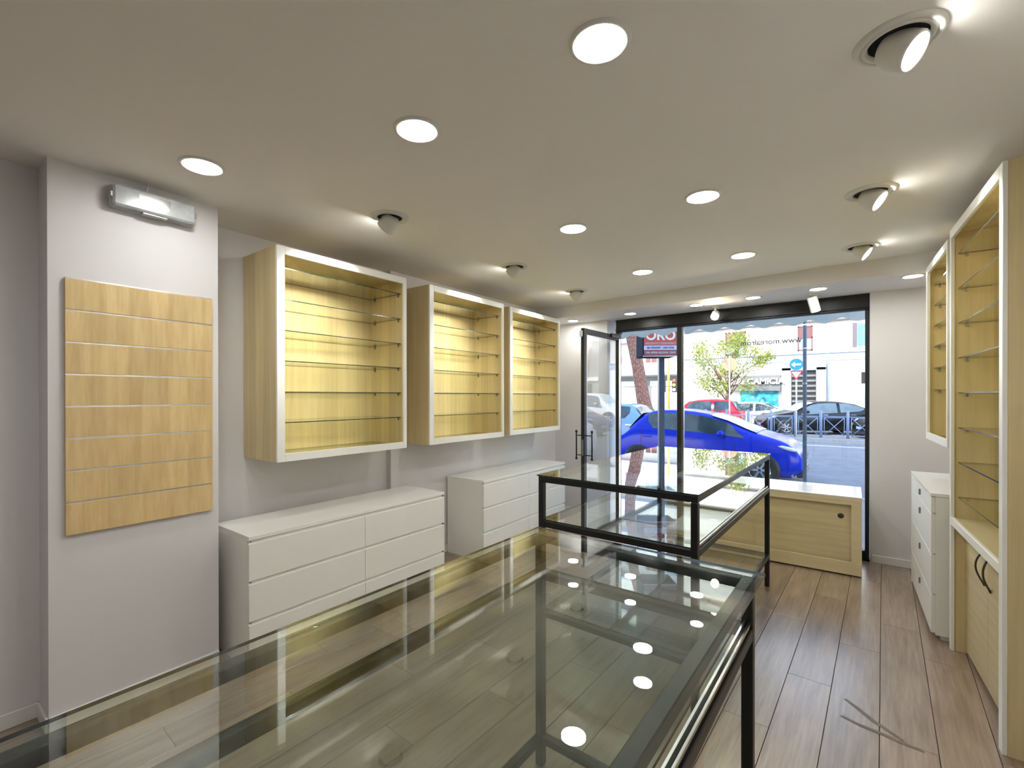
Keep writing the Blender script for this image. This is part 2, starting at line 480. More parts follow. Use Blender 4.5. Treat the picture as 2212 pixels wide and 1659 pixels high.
def make_gimbal():
    t = thing('gimbal_spotlight', 'x', 'spotlight')
    MB().lathe([(.077, -.003), (.080, -.010), (.094, -.011), (.096, -.006), (.098, -.011), (.112, -.009), (.118, -.003), (.119, 0)], 40).build('trim_ring', 'lamp_white', t)
    MB().lathe([(0, -.0015), (.077, -.0015)], 32).build('recess_shade', 'dark_void', t)  # flat dark disc standing in for the shade inside the recess
    M = Matrix.Rotation(R(52), 4, 'Y')     # the head leans towards local -x
    hd = MB().lathe([(0, .030), (.040, .030), (.050, .018), (.057, -.008), (.058, -.062), (.055, -.068), (.050, -.066), (.046, -.058), (0, -.057)], 32, (.010, 0, -.024), M)
    head = hd.build('head', 'lamp_white', t)
    MB().lathe([(0, -.0585), (.046, -.0590)], 28, (.010, 0, -.024), M).build('lens', 'spot_glow', head)
    ld = bpy.data.lights.new('spot_beam', 'SPOT'); ld.energy = 60; ld.spot_size = R(74); ld.spot_blend = .8
    ld.shadow_soft_size = .03; ld.color = (1.0, .985, .90)
    lo = bpy.data.objects.new('spot_beam', ld); col.objects.link(lo); lo.parent = t
    p = M @ Vector((0, 0, -.064)) + Vector((.010, 0, -.024))
    lo.matrix_local = Matrix.Translation(p) @ M
    return t
gm = make_gimbal()
gl = [((-2.345, 1.926), 0, 6, 'white tilted ceiling spotlight aimed at the largest, nearest left wall cabinet'),
      ((-2.36, 3.308), 0, 0, 'white tilted ceiling spotlight in front of the middle left wall cabinet'),
      ((-2.38, 4.49), 0, 0, 'white tilted ceiling spotlight in front of the furthest left wall cabinet'),
      ((.116, 1.941), 180, -18, 'large white tilted spotlight glowing in the top right corner of the picture'),
      ((.08, 3.297), 180, -12, 'white tilted spotlight glowing above the tall right display cabinet'),
      ((.047, 4.459), 180, -8, 'white tilted spotlight glowing nearest the beam on the right side')]
first = True
for (x, y), rz, d, lb in gl:
    o = gm if first else copy_tree(gm); first = False
    o.location = (x, y, H); o.rotation_euler = (0, 0, R(rz + d)); tag(o, lb, 'spotlight', 'tilted spotlights in the ceiling')

def cylinder_spot(x, y, lit, lb):
    t = thing('cylinder_spotlight', lb, 'spotlight', (x, y, SOF), R(-3), 'cylinder spotlights over the shop window')
    MB().lathe([(0, 0), (.042, 0), (.042, -.012), (.03, -.016), (0, -.016)], 24).build('ceiling_cup', 'lamp_white', t)
    MB().tube([(0, 0, -.015), (0, 0, -.045)], .010, 8).build('stem', 'lamp_white', t)
    tilt = Matrix.Rotation(R(20), 4, 'X') if not lit else Matrix.Rotation(R(12), 4, 'Z') @ Matrix.Rotation(R(-70), 4, 'X')
    M = Matrix.Rotation(R(-12), 4, 'Y') @ tilt if not lit else tilt
    hd = MB().lathe([(0, .075), (.040, .075), (.043, .068), (.043, -.075), (.039, -.075), (.037, -.03), (.02, -.025), (0, -.025)], 8, (0, -.005, -.10), M, smooth=False)
    h_ = hd.build('head', 'lamp_white', t)
    MB().lathe([(.0, .02), (.012, .012), (.02, -.01), (.017, -.032), (0, -.042)] if not lit else [(0, .0), (.030, -.055), (.037, -.070), (.030, -.085), (0, -.092)], 16, (0, -.005, -.10), M).build('bulb', 'bulb_glow' if lit else 'chrome', h_)
    return t
cylinder_spot(-1.21, 5.50, True, 'lit cylinder spotlight glaring over the shop window beside the mullion')
cylinder_spot(-.30, 5.43, False, 'unlit white cylinder spotlight hanging over the right part of the shop window')

# ------------------------------------------------------------------ slatwall panel and emergency lamp on the pillar
sw = thing('slatwall_panel', 'maple slatwall display panel with aluminium grooves on the white pillar', 'wall panel', (-3.040, .523, .925), R(.4))
PH, PW = 1.245, .643
bx('backing', 'maple_slat', sw, .0005, .007, 0, PW, 0, PH)
sh = PH / 8
for i in range(8):
    bx('slat', 'maple_slat', sw, .007, .019, 0, PW, i * sh + (.0 if i == 0 else .004), (i + 1) * sh - .004, bevel=.001)
    z = (i + 1) * sh
    MB().box(.007, .0125, .001, PW - .001, z - .0040, z + .0040 if i < 7 else z + .003).build('aluminium_strip', 'aluminium', sw)
em = thing('emergency_lamp', 'pale plastic emergency lamp box mounted high on the white pillar', 'wall lamp', (-3.041, .690, 2.562))
def em_mat():
    t = NT('lamp_plastic'); p = t.bsdf(t.ramp(t.noise(t.coord(), 18, 3), [(.3, srgb(196, 200, 200)), (.7, srgb(222, 225, 223))]), .22, 0, .5)
    p.inputs['Transmission Weight'].default_value = .25
    MATS['lamp_plastic'] = t.m
em_mat()
bx('back_box', 'lamp_plastic', em, .001, .030, 0, .375, 0, .115, bevel=.006)
bx('cover', 'lamp_plastic', em, .030, .072, .004, .371, .004, .111, bevel=.009)
bx('reflector', 'chrome', em, .0705, .0735, .11, .25, .035, .090)
for y in (.0, .367):
    bx('clip', 'aluminium', em, .028, .062, y - .004, y + .012, .042, .070, bevel=.002)
bx('latch', 'lamp_plastic', em, .020, .060, .13, .24, -.006, .003, bevel=.002)
MB().tube([(.03, .150, .115), (.03, .156, .135), (.032, .160, .160), (.034, .158, .184)], .004, 8).build('cable', 'lamp_white', em)

# ------------------------------------------------------------------ left wall cabinets with glass shelves
CZ0, CZ1 = 1.171, 2.567
PIN = {k: MB().tube([(0, 0, -.005), (0, k * .014, -.005)], .0045, 6).box(-.006, .006, min(0, k * .008), max(0, k * .008), -.02, -.0005).mesh('shelf_pin', 'grey_steel') for k in (1, -1)}
def pins(t, xs, ys, z):
    for x in xs:
        for y, k in ys: link('shelf_pin', PIN[k], t, (x, y, z))
def wall_cabinet(label, loc, rz, w, dep, shelves, group, h=CZ1 - CZ0, fr=.052):
    """local: front plane x=0 facing +x, y 0..w, z 0..h"""
    t = thing('wall_cabinet', label, 'cabinet', loc, rz, group)
    bx('side_panel', 'maple', t, -dep, -.018, 0, .022, 0, h)
    bx('side_panel', 'maple', t, -dep, -.018, w - .022, w, 0, h)
    bx('top_panel', 'maple', t, -dep, -.018, .022, w - .022, h - .022, h)
    bx('bottom_panel', 'maple', t, -dep, -.018, .022, w - .022, 0, .022)
    bx('back_panel', 'maple', t, -dep, -dep + .012, .022, w - .022, .022, h - .022)
    bx('frame_stile', 'white_laminate', t, -.018, 0, 0, fr, 0, h, bevel=.0015)
    bx('frame_stile', 'white_laminate', t, -.018, 0, w - fr * .62, w, 0, h, bevel=.0015)
    bx('frame_rail', 'white_laminate', t, -.018, 0, fr + .0006, w - fr * .62 - .0006, h - fr, h, bevel=.0015)
    bx('frame_rail', 'white_laminate', t, -.018, 0, fr + .0006, w - fr * .62 - .0006, 0, fr, bevel=.0015)
    lo, hi = fr, h - fr
    for k, q in enumerate(shelves):
        z = hi - (hi - lo) * q
        MB().slab(-dep + .014, -.045, .024, w - .024, z, z + .006).build('glass_shelf', ['shelf_glass', 'glass_edge'], t)
        pins(t, (-.075, -dep + .075), ((.022, 1), (w - .022, -1)), z)
    MB().slab(-dep + .014, -.03, .024, w - .024, .0225, .0285).build('glass_shelf', ['shelf_glass', 'glass_edge'], t)
    return t
SH = (.0616, .222, .379, .534, .692, .848)
wall_cabinet('largest maple wall cabinet with white frame, nearest on the left wall', (-2.937, 1.506, CZ0), R(-.1), 1.077, .455, SH, 'maple wall cabinets')
wall_cabinet('middle maple wall cabinet with white frame on the left wall', (-2.930, 2.838, CZ0), R(.2), 1.077, .405, SH, 'maple wall cabinets')
wall_cabinet('furthest maple wall cabinet with white frame on the left wall by the door', (-2.962, 4.064, CZ0), R(.2), 1.077, .372, SH, 'maple wall cabinets')

# ------------------------------------------------------------------ the two white six-drawer chests under them
def dresser(label, loc, rz):
    """front plane x=0, y 0..1.6, 0.48 deep, 0.78 high"""
    t = thing('chest_of_drawers', label, 'chest of drawers', loc, rz, 'white six-drawer chests along the left wall')
    L_, D, hh = 1.6, .48, .78
    bx('top', 'white_gloss', t, -D, 0, 0, L_, hh - .024, hh, bevel=.0015)
    bx('side_panel', 'white_laminate', t, -D, -.022, 0, .020, .0, hh - .024, bevel=.001)
    bx('side_panel', 'white_laminate', t, -D, -.022, L_ - .020, L_, 0, hh - .024, bevel=.001)
    bx('divider', 'white_laminate', t, -D, -.024, L_ / 2 - .012, L_ / 2 + .012, .04, hh - .024)
    bx('back_panel', 'white_laminate', t, -D, -D + .008, .020, L_ - .020, .04, hh - .024)
    bx('plinth', 'white_laminate', t, -.055, -.035, .020, L_ - .020, 0, .05)
    rail = MB()
    rh = (hh - .024 - .045) / 3
    for k in range(3):
        z1 = hh - .024 - k * rh
        bx('cross_rail', 'white_laminate', t, -.030, -.010, .020, L_ - .020, z1 - .0152, z1 - .0006)
        for c in range(2):
            y0 = 0.002 + c * L_ / 2; y1 = (c + 1) * L_ / 2 - .002
            z0 = z1 - rh + .001; zt = z1 - .016
            m = MB().box(-.020, 0, y0, y1, z0, zt - .006)
            m.box(-.020, -.012, y0, y1, zt - .006, zt)
            bx_ = m.build('drawer_front', 'white_laminate', t)
            MB().box(-D + .05, -.020, y0 + .022, y1 - .022, z0 + .01, zt - .05).build('drawer_box', 'white_laminate', bx_)
    for k in range(3):
        z1 = hh - .024 - k * rh
        bx('grip_shadow_gap', 'dark_void', t, -.0195, -.0145, L_ - .012, L_ - .002, z1 - .0155, z1 - .001)
    return t
dresser('white six-drawer chest below the largest wall cabinet, next to the pillar', (-2.798, 1.267, 0), R(-.5))
dresser('white six-drawer chest further back, below the furthest wall cabinet', (-2.842, 3.466, 0), R(.35))

# ------------------------------------------------------------------ tall display cabinet on the right
tc_ = thing('display_cabinet', 'tall maple display cabinet with white edges, glass shelves and lower doors', 'cabinet', (.532, 2.974, 0), R(2.166))
TL, TD, TH, TM = 1.066, .385, 2.634, .835
bx('side_panel', 'maple', tc_, .018, TD, 0, .024, 0, TH)
bx('side_panel', 'maple', tc_, .018, TD, TL - .024, TL, 0, TH)
bx('back_panel', 'maple', tc_, TD - .012, TD, .024, TL - .024, TM, TH - .024)
bx('top_panel', 'maple', tc_, .018, TD, .024, TL - .024, TH - .024, TH)
bx('deck', 'maple_pale', tc_, .018, TD - .012, .024, TL - .024, TM - .024, TM)
bx('edge_stile', 'white_laminate', tc_, 0, .018, 0, .050, 0, TH, bevel=.002)
bx('edge_stile', 'white_laminate', tc_, 0, .018, TL - .036, TL, 0, TH, bevel=.002)
bx('edge_rail', 'white_laminate', tc_, 0, .018, .050, TL - .036, TH - .055, TH, bevel=.002)
bx('edge_rail', 'white_laminate', tc_, 0, .018, .050, TL - .036, TM - .046, TM + .002, bevel=.002)
for k in range(-3, 5):
    z = 1.61 + .2166 * k
    MB().slab(.035, TD - .014, .026, TL - .026, z, z + .006).build('glass_shelf', ['shelf_glass', 'glass_edge'], tc_)
    pins(tc_, (.075, TD - .075), ((.024, 1), (TL - .024, -1)), z)
bx('lower_back', 'maple_pale', tc_, TD - .012, TD, .024, TL - .024, .02, TM - .024)
mid = TL / 2 + .03
for (y0, y1, hy) in ((.026, mid - .0015, mid - .055), (mid + .0015, TL - .026, mid + .055)):
    d = bx('door', 'maple_pale', tc_, .070, .088, y0, y1, .022, TM - .030, bevel=.0015)
    pts = [(.070 - .034 * math.sin(math.pi * q / 12), hy + (.018 * math.sin(math.pi * q / 12)) * (1 if hy > mid else -1), .56 + .20 * q / 12) for q in range(13)]
    MB().tube(pts, [.0075 if q in (0, 12) else .0048 for q in range(13)], 8).build('handle', 'bronze', d)
bx('plinth', 'maple_pale', tc_, .10, .115, .024, TL - .024, 0, .02)

wall_cabinet('maple wall cabinet with white frame on the right wall, behind the tall display cabinet', (.462, 4.90, 1.262), R(181.5), .83, .47,
             (.075, .205, .335, .465, .60, .735), 'maple wall cabinets', h=1.33, fr=.05)

# white chest under the right wall cabinet
ch = thing('chest_of_drawers', 'narrow white four-drawer chest with small grey pulls on the right, below the wall cabinet', 'chest of drawers', (.412, 4.108, 0), R(.6))
CL, CD, CH = 1.10, .46, .96
bx('top', 'white_gloss', ch, -.004, CD, -.006, CL, CH - .022, CH, bevel=.0015)
bx('side_panel', 'white_laminate', ch, .022, CD, 0, .02, .035, CH - .022)
bx('side_panel', 'white_laminate', ch, -.002, CD, CL - .03, CL - .01, .035, CH - .022)
bx('back_panel', 'white_laminate', ch, CD - .01, CD, .02, CL - .03, .035, CH - .022)
bx('base', 'white_laminate', ch, .03, CD, .02, CL - .03, .03, .06)
for x in (.05, CD - .07):
    for y in (.03, CL - .10): bx('foot', 'white_laminate', ch, x, x + .05, y, y + .05, 0, .035)
zz = [CH - .024, CH - .135, CH - .40, CH - .665, .045]
for k in range(4):
    d = bx('drawer_front', 'white_laminate', ch, 0, .022, .0, CL - .032, zz[k + 1] + .003, zz[k] - .002, bevel=.002)
    zc = (zz[k] + zz[k + 1]) / 2 + (.0 if k == 0 else .05)
    bx('pull', 'grey_steel', d, -.010, 0, CL * .47, CL * .47 + .014, zc - .022, zc + .022, bevel=.002)

# ------------------------------------------------------------------ low display cabinet in the shop window
wc = thing('window_display_cabinet', 'low maple cabinet with a white top standing in the shop window', 'cabinet', (-1.62, 5.115, 0), R(.1))
CWW, CWD, CWH = 1.687, .60, .704
bx('carcass_side', 'maple_pale', wc, CWW - .022, CWW, .02, CWD, .012, CWH - .03)
bx('carcass_side', 'maple_pale', wc, 0, .022, .02, CWD, .012, CWH - .03)
bx('carcass_floor', 'maple_pale', wc, .022, CWW - .022, .08, CWD, .05, .07)
bx('carcass_back', 'maple_pale', wc, .022, CWW - .022, CWD - .014, CWD, .07, CWH - .03)
bx('top', 'white_gloss', wc, -.002, CWW + .003, -.004, CWD, CWH - .012, CWH, bevel=.002)
bx('top_inlay', 'shop_glass', wc, .03, CWW - .035, .03, CWD - .03, CWH, CWH + .004)
bx('top_edge', 'cream_edge', wc, 0, CWW, 0, CWD, CWH - .034, CWH - .012)
bx('frame_rail', 'maple_frame', wc, 0, CWW, 0, .02, CWH - .075, CWH - .034, bevel=.001)
bx('frame_rail', 'maple_frame', wc, 0, CWW, 0, .02, .012, .125, bevel=.001)
bx('frame_stile', 'maple_frame', wc, CWW - .075, CWW, 0, .02, .125, CWH - .075, bevel=.001)
bx('frame_stile', 'maple_frame', wc, 0, .075, 0, .02, .125, CWH - .075, bevel=.001)
p_ = bx('sliding_door', 'maple_pale', wc, .85, CWW - .07, .034, .048, .115, CWH - .065)
MB().lathe([(0, -.0015), (.020, -.0015), (.024, 0)], 20, (CWW - .150, .0335, CWH - .185), Matrix.Rotation(R(-90), 4, 'X')).build('finger_pull', 'bronze', p_)
p_ = bx('sliding_door', 'maple_pale', wc, .06, .87, .054, .068, .115, CWH - .065)
bx('plinth', 'dark_void', wc, .02, CWW - .02, .04, CWD - .04, 0, .012)

# ------------------------------------------------------------------ the two glass counters on black steel frames
T_ = .035
PAD = MB().lathe([(0, .002), (.005, .002), (.006, 0)], 10).mesh('glass_pad', 'chrome')
def counter(name, label, loc, rz, w, l, zt, zf, zl, over, lowglass=True):
    """local origin at the far-left (near) or near-left (far) outer frame corner; x 0..w, y 0..l"""
    t = thing(name, label, 'counter', loc, rz, 'black steel counters with glass tops')
    for x in (0, w - T_):
        for y in (0, l - T_):
            bx('leg', 'black_metal', t, x, x + T_, y, y + T_, 0, zt - T_, bevel=.003)
    def ring(n, z, tk=T_):
        for x in (0, w - T_):
            bx(n, 'black_metal', t, x, x + T_, (T_ if n != 'top_rail' else 0) + .0003, l - (T_ if n != 'top_rail' else 0) - .0003, z - tk, z, bevel=.003)
        for y in (0, l - T_):
            bx(n, 'black_metal', t, T_ + .0003, w - T_ - .0003, y, y + T_, z - tk, z, bevel=.003)
    ring('top_rail', zt); ring('shelf_rail', zf, .038); ring('lower_rail', zl, .033)
    MB().slab(-over, w + over, -over, l + over, zt + .002, zt + .010).build('glass_top', ['counter_glass', 'glass_edge'], t)
    MB().slab(.012, w - .012, .012, l - .012, zf + .001, zf + .008).build('glass_shelf', ['counter_glass', 'glass_edge'], t)
    if lowglass: MB().slab(.012, w - .012, T_, l - T_, zl + .001, zl + .008).build('glass_shelf', ['counter_glass', 'glass_edge'], t)
    for x in (w - .028, w - .012):
        bx('track', 'aluminium', t, x, x + .006, T_, l - T_, zf + .009, zf + .019)
    for y in (.06, l * .5, l - .06):
        for x in (T_ / 2, w - T_ / 2): link('glass_pad', PAD, t, (x, y, zt))
    return t
# near counter: far-left corner at (-1.099, 1.725)
na = R(-1.327); NL = 2.12; NW = .845
ox = -1.099 - (-math.sin(na) * NL); oy = 1.725 - math.cos(na) * NL
counter('glass_counter', 'long black steel counter with a glass top, nearest in the foreground', (ox, oy, 0), na, NW, NL, 1.002, .846, .135, .026, lowglass=False)
counter('glass_counter', 'black steel glass showcase counter standing behind, before the shop window', (-1.556, 2.429, 0), R(-1.516), .947, 2.065, 1.100, .829, .272, .006)

# ------------------------------------------------------------------ outside: ground
def street_mat(name, a, b, sc_=3.0):
    t = NT(name); v = t.coord()
    c = t.ramp(t.noise(v, sc_, 6, .65), [(.3, a), (.7, b)])
    c = t.mix(.25, c, t.ramp(t.noise(v, 160, 2), [(.3, a), (.7, b)]))
    t.bsdf(c, .75, 0, .3, bump=t.noise(v, 120, 2), bstr=.15); MATS[name] = t.m
street_mat('asphalt', srgb(112, 114, 118), srgb(140, 142, 146))
street_mat('paving', srgb(128, 126, 124), srgb(152, 150, 146), 6)
street_mat('kerb_stone', srgb(150, 150, 150), srgb(178, 178, 176), 6)
plain('road_paint', srgb(225, 226, 226), .6, var=.08)
RZ = -.20
tag(MB().box(-40, 30, 5.95, 9.3, -.5, -.06).build('pavement', 'paving'), kind='structure')
tag(MB().box(-40, 30, 9.3, 9.45, -.5, -.05).build('trim_1', 'kerb_stone'), kind='structure')
tag(MB().box(-60, 40, 9.45, 21.6, -.5, RZ).build('road', 'asphalt'), kind='structure')
tag(MB().box(-40, 30, 21.6, 21.75, -.5, -.05).build('trim_2', 'kerb_stone'), kind='structure')
tag(MB().box(-40, 30, 21.75, 22.9, -.5, -.06).build('median', 'paving'), kind='structure')
tag(MB().box(-60, 40, 22.9, 29.2, -.5, -.12).build('road', 'asphalt'), kind='structure')
tag(MB().box(-60, 40, 29.2, 50, -.5, .02).build('pavement', 'paving'), kind='structure')
for y in (20.2,): tag(MB().box(-40, 30, y, y + .14, RZ, RZ + .004).build('trim_3', 'road_paint'), kind='structure')

# unseen upper storeys over the shop, added to shade the near half of the street
tag(MB().box(-16, 14, -9, 5.95, H + .2, 17).build('upper_shade_mass', 'wall_paint'), kind='structure')

# ------------------------------------------------------------------ awning over the shop window
def awn_mat():
    t = NT('awning_cloth'); v = t.coord()
    c = t.ramp(t.noise(v, 60, 3), [(.3, srgb(222, 228, 226)), (.7, srgb(234, 238, 236))])
    d = t.n('ShaderNodeBsdfDiffuse'); tr = t.n('ShaderNodeBsdfTranslucent'); mx = t.n('ShaderNodeMixShader'); mx.inputs[0].default_value = .45
    t.l(c, d.inputs[0]); t.l(c, tr.inputs[0]); t.l(d.outputs[0], mx.inputs[1]); t.l(tr.outputs[0], mx.inputs[2]); t.l(mx.outputs[0], t.out.inputs['Surface'])
    MATS['awning_cloth'] = t.m
awn_mat()
aw = thing('awning', 'grey cloth awning with a scalloped valance outside the shop window', 'awning', (-2.0, 5.95, 2.5))
AX0, AX1 = -2.6, 2.13
def scallop(x): return .022 + .027 * math.cos(2 * math.pi * (x - 1.07 + .165) / .33)
MB().add([(AX0, .0, .72), (AX1, .0, .72), (AX1, 1.05, .33), (AX0, 1.05, .33), (AX0, .0, .724), (AX1, .0, .724), (AX1, 1.05, .334), (AX0, 1.05, .334)],
         [(0, 1, 2, 3), (4, 5, 6, 7), (0, 1, 5, 4), (1, 2, 6, 5), (2, 3, 7, 6), (3, 0, 4, 7)]).build('roof_cloth', 'awning_cloth', aw)
n = 180; vs = []; fs = []
for i in range(n + 1):
    x = AX0 + (AX1 - AX0) * i / n
    vs += [(x, 1.05, .334), (x, 1.056, scallop(x)), (x, 1.060, scallop(x)), (x, 1.054, .334)]
for i in range(n):
    o = 4 * i
    fs += [(o, o + 1, o + 5, o + 4), (o + 2, o + 3, o + 7, o + 6), (o + 1, o + 2, o + 6, o + 5), (o + 3, o, o + 4, o + 7)]
val = MB().add(vs, fs).build('valance', 'awning_cloth', aw)
plain('awning_print', srgb(150, 158, 160), .8)
lettering('ROMA', .09, 'awning_print', val, (.74, 1.046, .115), (R(90), 0, 0), .001, mirror=True)
for x in (AX0 + .02, AX1 - .02):
    MB().tube([(x, .02, .18), (x, 1.03, .31)], .013, 6).build('arm', 'lamp_white', aw)
MB().tube([(AX0, 1.03, .325), (AX1, 1.03, .325)], .016, 8).build('front_bar', 'lamp_white', aw)

# ------------------------------------------------------------------ street furniture close to the shop
plain('post_grey', srgb(96, 112, 132), .45, var=.08)
plain('rail_grey', srgb(128, 146, 176), .5, var=.08)
plain('post_dark', srgb(52, 66, 88), .4, var=.08)
po = thing('street_post', 'plain grey steel post on the pavement in front of the blue hatchback', 'post', (-.635, 9.2, -.06))
MB().tube([(0, 0, 0), (0, 0, 4.6)], .029, 12).build('shaft', 'post_grey', po)
MB().lathe([(.07, 0), (.07, .02), (.035, .03)], 14).build('foot', 'post_grey', po)
MB().lathe([(.029, 1.83), (.034, 1.835), (.034, 1.875), (.029, 1.88)], 12).build('clamp', 'grey_steel', po)
sg = thing('shop_sign', 'illuminated shop sign box reading ORO on a dark post', 'sign', (-2.79, 8.5, -.06))
plain('sign_red', srgb(196, 92, 70), .4, var=.03)
plain('sign_pale', srgb(196, 206, 234), .4, var=.02)
plain('sign_purple', srgb(150, 84, 100), .4, var=.03)
plain('sign_blue', srgb(72, 84, 150), .4)
plain('sign_white', srgb(240, 236, 236), .4, var=.01)
plain('sign_case', srgb(24, 32, 52), .8, spec=.1, var=.06)
sg.rotation_euler = (0, 0, R(35))
bx('post', 'post_dark', sg, -.05, .05, -.05, .05, 0, 2.36, bevel=.006)
bx('case', 'sign_case', sg, -.39, .21, -.24, .24, 2.36, 3.60, bevel=.012)
bx('case_rim', 'aluminium', sg, -.385, .205, -.252, -.24, 2.355, 2.372)
bx('panel', 'sign_red', sg, -.375, .195, -.246, -.24, 2.55, 3.58)
bx('panel_band', 'sign_pale', sg, -.375, .195, -.247, -.24, 2.475, 2.55)
bx('panel_band', 'sign_purple', sg, -.375, .195, -.247, -.24, 2.378, 2.475)
SX = -.085
lettering('COMPRO', .135, 'sign_white', sg, (SX, -.249, 2.98), (R(90), 0, 0), bold=.003)
lettering('ORO', .235, 'sign_white', sg, (SX, -.249, 2.725), (R(90), 0, 0), bold=.007)
lettering('ARGENTO DIAMANTI', .056, 'sign_pale', sg, (SX, -.249, 2.588), (R(90), 0, 0))
lettering('06 7022497 - 320 7760', .050, 'sign_blue', sg, (SX, -.250, 2.512), (R(90), 0, 0), bold=.001)
lettering('VIA APPIA NUOVA 154-E', .048, 'sign_white', sg, (SX, -.250, 2.425), (R(90), 0, 0))

# ------------------------------------------------------------------ cars
def interp(pts, x):
    if x <= pts[0][0]: return pts[0][1]
    for (a, b), (c, d) in zip(pts, pts[1:]):
        if x <= c:
            u = (x - a) / (c - a); return b + (d - b) * u
    return pts[-1][1]
def paint(name, c, rough=.22):
    t = NT(name); p = t.bsdf(t.ramp(t.noise(t.coord(), 3, 2), [(.3, c), (.7, [min(1, v * 1.06) for v in c[:3]] + [1])]), rough, 0, .22, coat=.10)
    MATS[name] = t.m
paint('paint_blue', srgb(14, 46, 190)); paint('paint_red', srgb(206, 30, 54)); paint('paint_black', srgb(9, 11, 18))
paint('paint_cream', srgb(222, 214, 190)); paint('paint_sky', srgb(126, 166, 216)); paint('paint_white', srgb(224, 228, 232)); paint('paint_navy', srgb(40, 70, 130))
plain('car_glass', srgb(52, 74, 84), .06, spec=.9, var=.35, nscale=4)
plain('car_glass_pale', srgb(176, 200, 204), .08, spec=.9, var=.3, nscale=5)
plain('tyre', (.012, .012, .013, 1), .8, var=.1)
plain('trim_black', (.015, .016, .018, 1), .45, var=.15)
plain('lamp_clear', srgb(206, 220, 228), .1, spec=.9, var=.2, nscale=20)
plain('lamp_red', srgb(190, 30, 40), .2, var=.1)
plain('plate_blue', srgb(150, 178, 232), .5, var=.1)
HATCH = dict(top=[(0, .36), (.012, .48), (.04, .54), (.085, .59), (.11, .64), (.15, .79), (.19, .925), (.215, .965), (.26, .985), (.36, 1.0), (.47, .985), (.56, .945), (.66, .86), (.735, .765), (.80, .69), (.87, .645), (.93, .585), (.965, .51), (.99, .42), (1, .34)],
             belt=[(0, .55), (.10, .63), (.16, .69), (.3, .69), (.6, .645), (.74, .615), (.85, .58), (.95, .50), (1, .40)],
             side=(.235, .742), split=(.41, .44), ws=(.575, .795), rw=(.12, .19))
MINI = dict(top=[(0, .46), (.015, .62), (.05, .72), (.10, .93), (.16, .985), (.35, 1.0), (.5, .985), (.60, .94), (.70, .72), (.76, .67), (.90, .63), (.96, .55), (1, .38)],
            belt=[(0, .60), (.2, .64), (.5, .62), (.72, .60), (.9, .56), (1, .42)], side=(.12, .655), split=(.30, .33), ws=(.605, .70), rw=(.03, .10))
SEDAN = dict(top=[(0, .46), (.015, .60), (.04, .68), (.10, .74), (.20, .90), (.30, .98), (.42, 1.0), (.52, .985), (.60, .92), (.72, .70), (.78, .66), (.90, .60), (.96, .52), (1, .36)],
             belt=[(0, .58), (.12, .70), (.35, .63), (.6, .585), (.74, .565), (.9, .52), (1, .40)], side=(.14, .68), split=(.34, .365), ws=(.56, .73), rw=(.10, .24))
VAN = dict(top=[(0, .5), (.008, .80), (.02, .97), (.06, 1.0), (.55, 1.0), (.66, .96), (.76, .72), (.82, .60), (.93, .54), (.98, .46), (1, .34)],
           belt=[(0, .58), (.5, .56), (.8, .52), (1, .40)], side=(.06, .72), split=(.40, .43), ws=(.665, .77), rw=(.004, .018))
